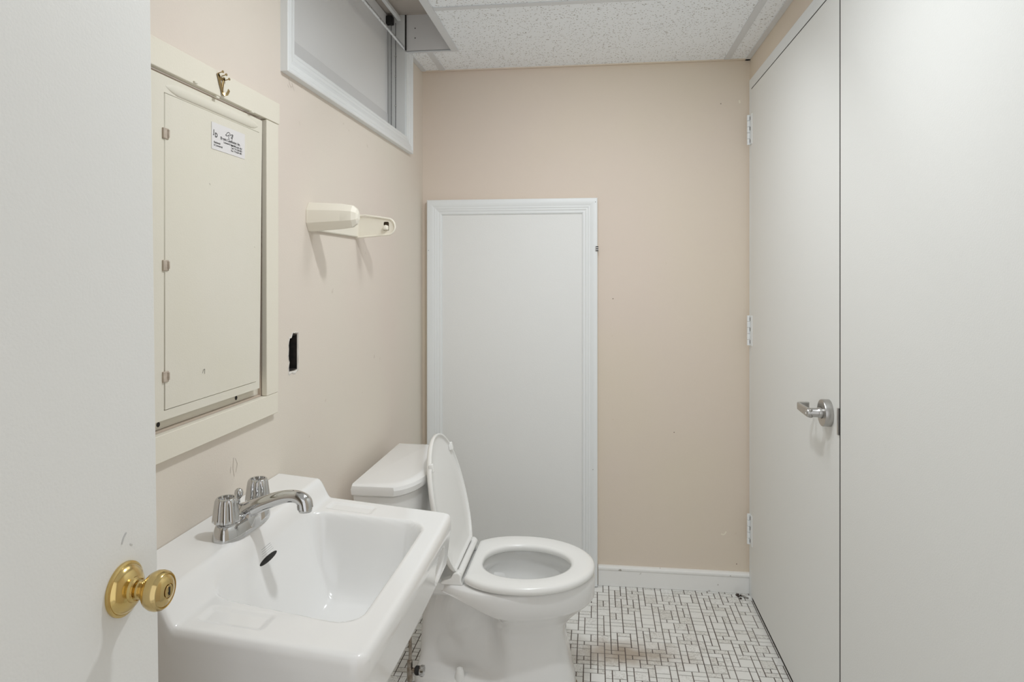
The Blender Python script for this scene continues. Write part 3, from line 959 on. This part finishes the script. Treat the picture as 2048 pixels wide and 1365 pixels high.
# ------------------------------------------------------------------ sink
SY0, SW, SD = 0.877, 0.573, 0.399
RZ = 0.722
sk = thing('wall_sink', 'white rectangular wall-hung porcelain sink with raised back ledge', 'sink', (XL + .2, SY0 + SW / 2, 0.60))
def rr_sd(a, b, a0, a1, b0, b1, r):
    """signed distance, positive inside"""
    ca, cb = (a0 + a1) / 2, (b0 + b1) / 2
    qa = abs(a - ca) - (a1 - a0) / 2 + r
    qb = abs(b - cb) - (b1 - b0) / 2 + r
    return -(math.hypot(max(qa, 0), max(qb, 0)) + min(max(qa, qb), 0) - r)
def sink_top(a, b):
    ed_ = min(b, SW - b, SD - a)
    z = 0.0
    z += 0.026 * min(1, max(0, (0.395 - a) / 0.295))
    z += 0.040 * (1 - ss(0.090, 0.122, a)) + 0.008 * max(0, 1 - a / 0.09)
    # basin, a little wider towards the front
    wd = 0.020 * (a - 0.11) / 0.25
    d = rr_sd(a, b, 0.106, 0.358, 0.096 - wd, SW - 0.096 + wd, 0.045)
    if d > 0:
        t = min(1, d / 0.085)
        t = t * t * 1.10 / (t + 0.10)
        dep = 0.140 * (1 - max(0, 1 - t) ** 2.6)
        # back wall leans
        z = z - dep * (0.62 + 0.38 * ss(0.10, 0.19, a))
        # floor falls to the drain
        z -= 0.010 * t
    # soap dishes
    for bc in (0.052, SW - 0.052):
        ds = rr_sd(a, b, 0.135, 0.235, bc - 0.022, bc + 0.022, 0.006)
        if ds > 0: z -= 0.0035 * ss(0, 0.006, ds)
    # raised ledge ends blend; outer round
    r = 0.013
    if ed_ < r:
        k = 1 - ed_ / r
        z -= r * (1 - math.sqrt(max(0, 1 - k * k)))
    return z
NA, NB = 110, 150
bm = bmesh.new()
def plan(i, j):
    s, t = i / NA, j / NB
    a = SD * s
    b = SW * t
    # rounded front corners in plan
    rc = 0.022
    if a > SD - rc:
        k = (a - (SD - rc)) / rc
        sh = rc * (1 - math.sqrt(max(0, 1 - k * k)))
        cb = SW / 2
        b = cb + (b - cb) * (1 - sh / cb)
    # very slightly bowed front
    a += 0.004 * s * (1 - (2 * t - 1) ** 2)
    return a, b
gv = []
for i in range(NA + 1):
    row = []
    for j in range(NB + 1):
        a, b = plan(i, j)
        z = sink_top(SD * i / NA, SW * j / NB)
        row.append(bm.verts.new((XL + .001 + a, SY0 + b, RZ + z)))
    gv.append(row)
for i in range(NA):
    for j in range(NB):
        bm.faces.new((gv[i][j], gv[i + 1][j], gv[i + 1][j + 1], gv[i][j + 1]))
# boundary loop: near side (j=0) i 0..NA, front i=NA j 0..NB, far side back, wall side
loop = [gv[i][0] for i in range(NA)] + [gv[NA][j] for j in range(NB)] + [gv[i][NB] for i in range(NA, 0, -1)] + [gv[0][j] for j in range(NB, 0, -1)]
prev = loop
cb = SY0 + SW / 2
base_co = [v.co.copy() for v in loop]
rows = [(-0.018 - 0.0045 * k, 0.0 + 0.0005 * k) for k in range(17)] + [(-0.096, 0.011), (-0.100, 0.018), (-0.102, 0.03), (-0.108, 0.06), (-0.130, 0.09), (-0.160, 0.125), (-0.180, 0.16)]
for zz, ins in rows:
    cur = []
    for c0 in base_co:
        top_z = c0.z
        a = c0.x - XL
        ka = 1 - ins / SD
        kb = 1 - ins / (SW / 2)
        x = XL + .001 + (a - .001) * ka
        y = cb + (c0.y - cb) * kb
        blend = 1.0
        z = RZ - .012 + zz * 1.0 + 0.026 * min(1, max(0, (0.395 - a) / 0.295))*(1 - ss(.0,-.09,zz)*0) + 0.040 * (1 - ss(0.090, 0.122, a)) * (1 - ss(0.0, 0.08, -zz))
        # lower edge: apron is shallower towards the wall
        z += max(0, 0.022 * (1 - ss(.0, .30, a))) * ss(-.03, -.10, zz)
        # oval towel-bar pocket on the front face, far end
        e = ((y - (SY0 + SW - 0.118)) / 0.044) ** 2 + ((z - 0.655) / 0.032) ** 2
        if c0.x > XL + SD - 0.012 and e < 1:
            x -= 0.011 * ss(0, 0.5, 1 - e)
        cur.append(bm.verts.new((x, y, z)))
    for k in range(len(prev)):
        l = (k + 1) % len(prev)
        bm.faces.new((prev[k], cur[k], cur[l], prev[l]))
    prev = cur
bm.faces.new(list(reversed(prev)))
link_mesh('basin', to_me(bm, 'basin'), porcelain_m, sk, smooth=True, angle=75)

# overflow slot on back wall of the basin, and print above it
def surf(a, b):
    return Vector((XL + .001 + a, SY0 + b, RZ + sink_top(a, b)))
def patch(name, ac, bc, ha, hb, m, parent, lift=0.0006, shape=2.0, n=10):
    """small patch lying on the sink surface"""
    bm = bmesh.new()
    c = bm.verts.new(surf(ac, bc) + Vector((lift, 0, lift)))
    rg = []
    for k in range(28):
        t = 2 * PI * k / 28
        ct, st_ = math.cos(t), math.sin(t)
        aa = ac + ha * math.copysign(abs(ct) ** (2 / shape), ct)
        bb = bc + hb * math.copysign(abs(st_) ** (2 / shape), st_)
        rg.append(bm.verts.new(surf(aa, bb) + Vector((lift, 0, lift))))
    for k in range(28):
        bm.faces.new((c, rg[k], rg[(k + 1) % 28]))
    return link_mesh(name, to_me(bm, name), m, parent, smooth=True)
FYC = 1.142 - SY0
def basin_wall_x(z_, b_):
    # where the back wall of the basin crosses height z_
    lo_a, hi_a = 0.09, 0.20
    for _ in range(40):
        mid = (lo_a + hi_a) / 2
        if RZ + sink_top(mid, b_) > z_: lo_a = mid
        else: hi_a = mid
    return XL + .001 + lo_a
ov_y, ov_z = 1.157, 0.7275
bm = bmesh.new()
bmesh.ops.create_uvsphere(bm, u_segments=28, v_segments=14, radius=1, matrix=Matrix.Translation((basin_wall_x(ov_z, ov_y - SY0), ov_y, ov_z)) @ Matrix.Diagonal((.0035, .034, .0062, 1)))
link_mesh('overflow_slot', to_me(bm, 'overflow_slot'), black_m, sk, smooth=True)
for k in range(4):
    zz = 0.7370 + 0.0038 * k
    xx = basin_wall_x(zz, ov_y - SY0)
    box('printed_line', xx - .001, xx + .0010, ov_y - .018 + .001 * k, ov_y + .024 - .002 * k, zz, zz + .0010, lineprint_m, sk)
dr = lathe('drain', [(0, 0), (0.021, 0), (0.022, 0.0015), (0.018, 0.003), (0.015, 0.001), (0, 0.0012)], surf(0.235, 0.28) + Vector((0, 0, -.0005)), (0, 0, 1), chrome_m, sk, n=32)

# ------------------------------------------------------------------ faucet
FX, FY, FZ = XL + .076, 1.146, surf(.076, .27).z
fc = thing('faucet', 'chrome two-handle faucet on the back ledge of the white sink', 'faucet', (FX, FY, FZ - .001))
def stadium(hx_, hy_, z, n=48, p=2.6, dx=0.0, fx=None):
    out = []
    for i in range(n):
        t = 2 * PI * i / n
        c, s = math.cos(t), math.sin(t)
        x = hx_ * math.copysign(abs(c) ** (2 / p), c)
        y = hy_ * math.copysign(abs(s) ** (2 / p), s)
        zz = z if fx is None else fx(x, y, z)
        out.append(Vector((FX + x + dx, FY + y, FZ + zz)))
    return out
humpf = lambda x, y, z: z
rings = [stadium(.0270, .0810, -.002), stadium(.0275, .0815, .001), stadium(.0268, .0810, .006), stadium(.0245, .0785, .016), stadium(.0220, .0760, .023), stadium(.0175, .0710, .0265), stadium(.006, .055, .0275)]
fbody = loft('faucet_base', rings, chrome_m, fc)
# central raised body
rings = []
for (hx_, hy_, z, dx) in ((.027, .038, .004, 0.002), (.026, .034, .018, 0.003), (.024, .026, .028, 0.004), (.020, .019, .036, 0.006), (.013, .012, .041, .008), (.004, .004, .043, .010)):
    rings.append(stadium(hx_, hy_, z, dx=dx, p=2.2))
loft('spout_body', rings, chrome_m, fc)
# spout: flattened section sweeping out
path = spline([(FX - .004, FY, FZ + .020), (FX + .020, FY, FZ + .034), (FX + .050, FY, FZ + .047), (FX + .080, FY, FZ + .0565), (FX + .103, FY, FZ + .0575), (FX + .116, FY, FZ + .050), (FX + .119, FY, FZ + .038)], 6)
rad_y = lambda t: 0.0215 - 0.008 * min(1, t / .6) + (.0028 if t > .72 else 0)
rings = []
n = len(path)
for i, p in enumerate(path):
    d = (path[min(i + 1, n - 1)] - path[max(i - 1, 0)]).normalized()
    t = i / (n - 1)
    nrm = Vector((-d.z, 0, d.x))
    ry = 0.0235 - 0.0105 * ss(0, .55, t) + 0.0010 * ss(.65, .9, t)
    rn = 0.0160 - 0.0050 * ss(0, .6, t) + 0.0030 * ss(.68, .88, t)
    rings.append([p + Vector((0, 1, 0)) * ry * math.cos(2 * PI * k / 28) + nrm * rn * math.sin(2 * PI * k / 28) for k in range(28)])
loft('spout', rings, chrome_m, fc)
lathe('aerator', [(0, 0), (0.0115, 0), (0.012, -.001), (0.012, -.006), (0.0112, -.0075), (0.0095, -.0075), (0.009, -.004), (0, -.004)], (FX + .119, FY, FZ + .0390), (0, 0, 1), chrome_m, fc, n=32)
# handles
for s in (-1, 1):
    hy = FY + s * 0.0550
    c_ = lathe('handle_collar', [(0, .018), (0.0165, .018), (0.0165, .0255), (0.013, .0285), (0.011, .031), (0, .031)], (FX, hy, FZ), (0, 0, 1), chrome_m, fc, n=36)
    fl = lambda t, h: 1 + (0.15 * abs(math.cos(4.5 * t)) ** 0.6 - 0.11) * (1 if h < .0655 else max(0, 1 - (h - .0655) / .004))
    lathe('handle', [(0.0, .0285), (0.0205, .0285), (0.0222, .030), (0.0220, .034), (0.0207, .045), (0.0192, .057), (0.0180, .0655), (0.0168, .0690), (0.0150, .0704), (0.0130, .0700), (0.0124, .0665), (0.0, .0655)], (FX, hy, FZ), (0, 0, 1), chrome_m, fc, n=96, flute=fl, angle=50)
lathe('lift_rod', [(0, .015), (0.0025, .015), (0.0025, .048), (0.0045, .050), (0.0072, .054), (0.0078, .059), (0.0065, .064), (0.003, .067), (0, .0675)], (FX - .010, FY + .004, FZ), (0, 0, 1), chrome_m, fc, n=28)

# ------------------------------------------------------------------ toilet
TY = 2.012
tl = thing('toilet', 'white two-piece toilet with seat lid raised against the tank', 'toilet', (-0.30, TY, 0.0))
def egg(xf, xb, hw, z, n=96, pf=2.0, pb=2.6, wf=None, yo=0.0):
    """outline in plan; widest point 45% from the back"""
    xc = xb + (xf - xb) * 0.47
    out = []
    for i in range(n):
        t = 2 * PI * i / n
        c, s = math.cos(t), math.sin(t)
        p = pf if c > 0 else pb
        ex = (xf - xc) if c > 0 else (xc - xb)
        x = xc + ex * math.copysign(abs(c) ** (2 / p), c)
        y = hw * math.copysign(abs(s) ** (2 / p), s)
        zz = z
        if 0.23 < z < 0.335 and hw > 0.125 and xb < -0.45: zz = z + (RT - .010 - z) * 0.75 * (1 - ss(-0.42, -0.24, x))
        if wf: y *= wf(x, z)
        out.append(Vector((x, TY + y + yo, zz)))
    return out
RT = 0.358   # china rim height
def wfun(x, z):
    # trapway waist behind the front column, foot flange stays wide
    k = 1 - ss(-0.300, -0.255, x)         # 1 behind the column
    zz = ss(0.060, 0.085, z) * (1 - ss(0.285, 0.315, z))
    f = 1 - 0.46 * k * zz
    # s-shaped trap bulge
    bx = -0.36 - (z - 0.17) * 0.75
    f += 0.26 * k * zz * math.exp(-((x - bx) / 0.042) ** 2)
    return f
rings = [egg(-0.058, -0.538, 0.112, 0.0, wf=wfun, pb=4, pf=3.2),
         egg(-0.056, -0.540, 0.114, 0.010, wf=wfun, pb=4, pf=3.2),
         egg(-0.060, -0.538, 0.112, 0.050, wf=wfun, pb=4, pf=3.2),
         egg(-0.064, -0.534, 0.110, 0.066, wf=wfun, pb=4, pf=3.2),
         egg(-0.066, -0.532, 0.108, 0.075, wf=wfun, pb=4, pf=3.1),
         egg(-0.069, -0.530, 0.106, 0.090, wf=wfun, pb=4, pf=3.0),
         egg(-0.076, -0.528, 0.103, 0.125, wf=wfun, pb=4, pf=2.9),
         egg(-0.084, -0.526, 0.101, 0.160, wf=wfun, pb=4, pf=2.8),
         egg(-0.089, -0.524, 0.102, 0.190, wf=wfun, pb=4, pf=2.6),
         egg(-0.082, -0.523, 0.112, 0.215, wf=wfun, pb=3.6, pf=2.4),
         egg(-0.060, -0.505, 0.130, 0.240, wf=wfun, pb=3.2, pf=2.2),
         egg(-0.034, -0.505, 0.150, 0.262, wf=wfun, pb=2.8, pf=2.1),
         egg(-0.012, -0.505, 0.168, 0.280, wf=wfun, pb=2.4),
         egg(-0.0045, -0.500, 0.1765, 0.288, pb=2.1),
         egg(-0.0020, -0.498, 0.1800, 0.293, pb=2.0),
         egg(0.0005, -0.495, 0.1830, 0.338, pb=2.0),
         egg(-0.0010, -0.492, 0.1820, 0.352, pb=2.0),
         egg(-0.0050, -0.488, 0.1780, RT, pb=2.0)]
inner = [(-0.045, -0.345, 0.140, RT), (-0.050, -0.340, 0.135, RT - .006), (-0.052, -0.338, 0.133, RT - .030), (-0.046, -0.345, 0.138, RT - .040), (-0.060, -0.330, 0.122, 0.27), (-0.085, -0.310, 0.100, 0.235), (-0.110, -0.290, 0.080, 0.205), (-0.14, -0.26, 0.05, 0.17)]
for (a, b, hw, z) in inner:
    rings.append(egg(a, b, hw, z))
bowl = loft('bowl', rings, porcelain_m, tl, angle=60)
loft('water', [egg(-0.100, -0.298, 0.088, 0.2185), egg(-0.15, -0.25, 0.03, 0.2186)], water_m, tl, cap0=False)
# deck under the tank
rings = []
for z, g in ((0.300, .040), (0.322, .012), (0.338, 0.0), (0.352, 0.0), (0.3575, .004)):
    rings.append([Vector((x, TY + y, z)) for x, y in ((-0.640 + g, -.115 + g), (-0.40, -.125 + g), (-0.365, -.105 + g), (-0.365, .105 - g), (-0.40, .125 - g), (-0.640 + g, .115 - g))])
loft('deck', rings, porcelain_m, tl, bevel=0.006, smooth=False)
# tank
def tank_ring(x0, x1, hw, z, bow=0.052, n=24):
    pts = [Vector((x0, TY + hw, z)), Vector((x0, TY - hw, z))]
    for i in range(n + 1):
        t = -1 + 2 * i / n
        # front bow with eased ends
        e = abs(t) ** 3.2
        y = hw * math.copysign(1 - (1 - abs(t)) ** 1.25, t)
        x = x1 - bow * e - bow * .25 * t * t
        pts.append(Vector((x, TY + y, z)))
    return pts
loft('tank', [tank_ring(-0.655, -0.512, 0.192, 0.359), tank_ring(-0.659, -0.505, 0.202, 0.372), tank_ring(-0.665, -0.497, 0.216, 0.50), tank_ring(-0.668, -0.494, 0.221, 0.632)], porcelain_m, tl, bevel=0.004, smooth=False)
loft('tank_lid', [tank_ring(-0.665, -0.492, 0.224, 0.6325), tank_ring(-0.669, -0.484, 0.230, 0.637), tank_ring(-0.670, -0.482, 0.232, 0.652), tank_ring(-0.668, -0.485, 0.230, 0.661), tank_ring(-0.668, -0.493, 0.223, 0.666), tank_ring(-0.658, -0.507, 0.210, 0.6675)], porcelain_m, tl, smooth=True, angle=28, bevel=0.0)
# flush lever on far front corner of tank
lathe('flush_lever', [(0, 0), (0.011, 0), (0.010, .008), (0, .010)], (-0.515, TY + .15, 0.598), (1, 0, 0), chrome_m, tl, n=20)
# seat: flat ring with rounded edges
def seat_out(g, z, back=-0.372):
    pts = []
    for v in egg(0.000 - g, -0.415 + g, 0.189 - g, z, n=96, pb=2.3):
        x = max(v.x, back + g)
        pts.append(Vector((x, v.y, z)))
    return pts
seat_rings = [seat_out(.006, .362), seat_out(.001, .365), seat_out(0, .372), seat_out(.001, .379), seat_out(.006, .3835), seat_out(.014, .3852)]
for (a, b, hw, z) in ((-0.060, -0.345, 0.127, .3850), (-0.068, -0.338, 0.119, .3825), (-0.071, -0.335, 0.116, .377), (-0.070, -0.336, 0.117, .366), (-0.066, -0.340, 0.121, .362)):
    seat_rings.append(egg(a, b, hw, z, pb=2.3, yo=-.006))
bm = bmesh.new()
vr = add_loft(bm, seat_rings, False, False)
for i in range(96):
    j = (i + 1) % 96
    bm.faces.new((vr[-1][i], vr[-1][j], vr[0][j], vr[0][i]))
seat = link_mesh('seat', to_me(bm, 'seat'), seat_m, tl, smooth=True, angle=60)
# seat lid, raised and leaning on the tank: modelled flat then rotated about hinge
hingeX, hingeZ = -0.392, 0.380
ang = math.radians(90 + 13.6)
def lid_rot(p):
    # flat lid runs from hinge towards +X with its underside down (-Z); opening turns it up and back
    dx, dz = p.x - hingeX, p.z - hingeZ
    c, s = math.cos(ang), math.sin(ang)
    return Vector((hingeX + dx * c - dz * s, p.y, hingeZ + dx * s + dz * c))
def lid_out(g, z):
    pts = []
    for v in egg(-0.006 - g, -0.42 + g, 0.186 - g, z, n=96, pb=2.3):
        pts.append(Vector((max(v.x, -0.378 + g), v.y, z)))
    return pts
z0 = hingeZ + .004
lr = [lid_out(.055, z0 + .003), lid_out(.012, z0 + .003), lid_out(.007, z0 + .001), lid_out(.005, z0 - .004), lid_out(.001, z0 - .0045), lid_out(0, z0), lid_out(.001, z0 + .006), lid_out(.008, z0 + .012), lid_out(.03, z0 + .016), lid_out(.07, z0 + .018)]
lr = [[lid_rot(p) for p in r] for r in lr]
lid = loft('seat_lid', lr, seat_m, tl, angle=60)
for s in (-1, 1):
    for (x, yy) in ((-0.075, 0.128),):
        c = lid_rot(Vector((x, TY + s * yy, z0 + .002)))
        up = (lid_rot(Vector((x, TY, z0 - 1))) - lid_rot(Vector((x, TY, z0)))).normalized()
        al = (lid_rot(Vector((x + 1, TY, z0))) - lid_rot(Vector((x, TY, z0)))).normalized()
        bm = bmesh.new()
        q = Vector((0, 1, 0))
        ringsb = []
        for h, g in ((0, 0), (.010, 0), (.012, -.0015)):
            ringsb.append([c + up * h + al * a * (0.012 + g) + q * b * (0.007 + g) for a, b in ((-1, -1), (1, -1), (1, 1), (-1, 1))])
        add_loft(bm, ringsb)
        link_mesh('bumper', to_me(bm, 'bumper'), seat_m, lid, bevel=0.001)
# hinge bar and hinge blocks
bm = bmesh.new()
add_loft(bm, tube_rings([(hingeX + .004, TY - .128, hingeZ + .002), (hingeX + .004, TY + .128, hingeZ + .002)], 0.0105, 20))
link_mesh('hinge_bar', to_me(bm, 'hinge_bar'), seat_m, tl, smooth=True, angle=50)
for s in (-1, 1):
    y0 = TY + s * 0.122
    rings = []
    pr = [(-.046, .0), (-.048, .006), (-.036, .013), (-.018, .018), (-.010, .034), (.004, .036), (.012, .028), (.012, .012), (.018, .0)]
    for dy in (-.014, .014):
        rings.append([Vector((hingeX + a, y0 + dy, RT + b)) for a, b in pr])
    loft('hinge_block', rings, seat_m, tl, bevel=0.003, smooth=False)
# bolt caps on the foot
for s in (-1, 1):
    lathe('bolt_cap', [(0, 0), (0.0155, 0), (0.0150, .010), (0.0130, .020), (0.0120, .026), (0.009, .033), (0.004, .0360), (0, .037)], (-0.392, TY + s * 0.090, 0.062), (0, 0, 1), seat_m, tl, n=28)
# caulk bead where the foot meets the floor
ck = [egg(-0.050, -0.546, 0.120, 0.0005, wf=wfun, pb=4, pf=3.2), egg(-0.054, -0.542, 0.116, 0.006, wf=wfun, pb=4, pf=3.2), egg(-0.060, -0.536, 0.110, 0.010, wf=wfun, pb=4, pf=3.2)]
loft('caulk_bead', ck, caulk_m, tl, cap0=False, cap1=False)

# water supply beside the toilet
sv = thing('supply_valve', 'chrome water shutoff valve with dark handle on a floor pipe beside the toilet', 'valve', (-0.523, 1.855, 0.0))
VX, VY = -0.523, 1.855
old_m = mat('dull chrome', (0.42, 0.38, 0.33, 1), 0.28, 1.0, var=(0.25, 0.21, 0.17, 1), vscale=60)
lathe('escutcheon', [(0, 0), (0.026, 0.0), (0.024, .004), (0.012, .010), (0, .010)], (VX, VY, 0.0005), (0, 0, 1), old_m, sv, n=28)
lathe('valve_body', [(0, .005), (0.0058, .005), (0.0058, .090), (0.0085, .091), (0.0085, .126), (0.0070, .130), (0.0082, .132), (0.0082, .146), (0.006, .149), (0, .149)], (VX, VY, 0), (0, 0, 1), old_m, sv, n=20)
lathe('valve_stem', [(0, 0), (0.0065, 0), (0.0065, .016), (0, .016)], (VX, VY, 0.120), (1, 0, 0), old_m, sv, n=16)
lathe('valve_handle', [(0, .015), (0.010, .015), (0.0125, .018), (0.0125, .026), (0.010, .029), (0, .029)], (VX, VY, 0.120), (1, 0, 0), black_m, sv, n=12)
lathe('handle_cap', [(0, .029), (0.013, .029), (0.0155, .033), (0.0150, .041), (0.008, .044), (0, .044)], (VX, VY, 0.120), (1, 0, 0), chrome_m, sv, n=24)
tube('supply_tube', spline([(VX, VY, .146), (VX + .001, VY, .18), (VX - .006, VY + .004, .24), (VX - .05, VY + .010, .30), (VX - .060, VY + .015, .349)], 8), 0.0048, old_m, sv, n=12)

# ------------------------------------------------------------------ round ceiling lamp and added fill panel (above the frame)
cl = thing('ceiling_lamp', 'small round white lamp on the tile ceiling above the sink', 'lamp', (0.0, 1.2, ZC - .003))
lathe('lamp_base', [(0, 0), (0.060, 0), (0.062, -.006), (0.055, -.020), (0.050, -.024), (0, -.024)], (0.0, 1.2, ZC), (0, 0, 1), white_trim_m, cl, n=36)
lathe('lamp_lens', [(0, 0), (0.046, 0), (0.046, -.006), (0.040, -.008), (0, -.009)], (0.0, 1.2, ZC - .0238), (0, 0, 1), emit_m, cl, n=36)
for y0, lab in ((1.50, 'added flat square fill panel between the round lamp and the back wall'),):
    tf = thing('added_fill_panel', lab, 'ceiling light', (0.0, y0 + .25, ZC - .003))  # fitting added around the fill, put in to brighten the back
    bm = bmesh.new()
    for q in ((-.25, .25, y0, y0 + .02), (-.25, .25, y0 + .48, y0 + .50), (-.25, -.23, y0 + .02, y0 + .48), (.23, .25, y0 + .02, y0 + .48)):
        add_box(bm, q[0], q[1], q[2], q[3], ZC - .010, ZC + .0005)
    link_mesh('fill_frame', to_me(bm, 'fill_frame', False), white_trim_m, tf)
    box('diffuser', -.23, .23, y0 + .02, y0 + .48, ZC - .006, ZC + .0005, fill_diffuser_m, tf)
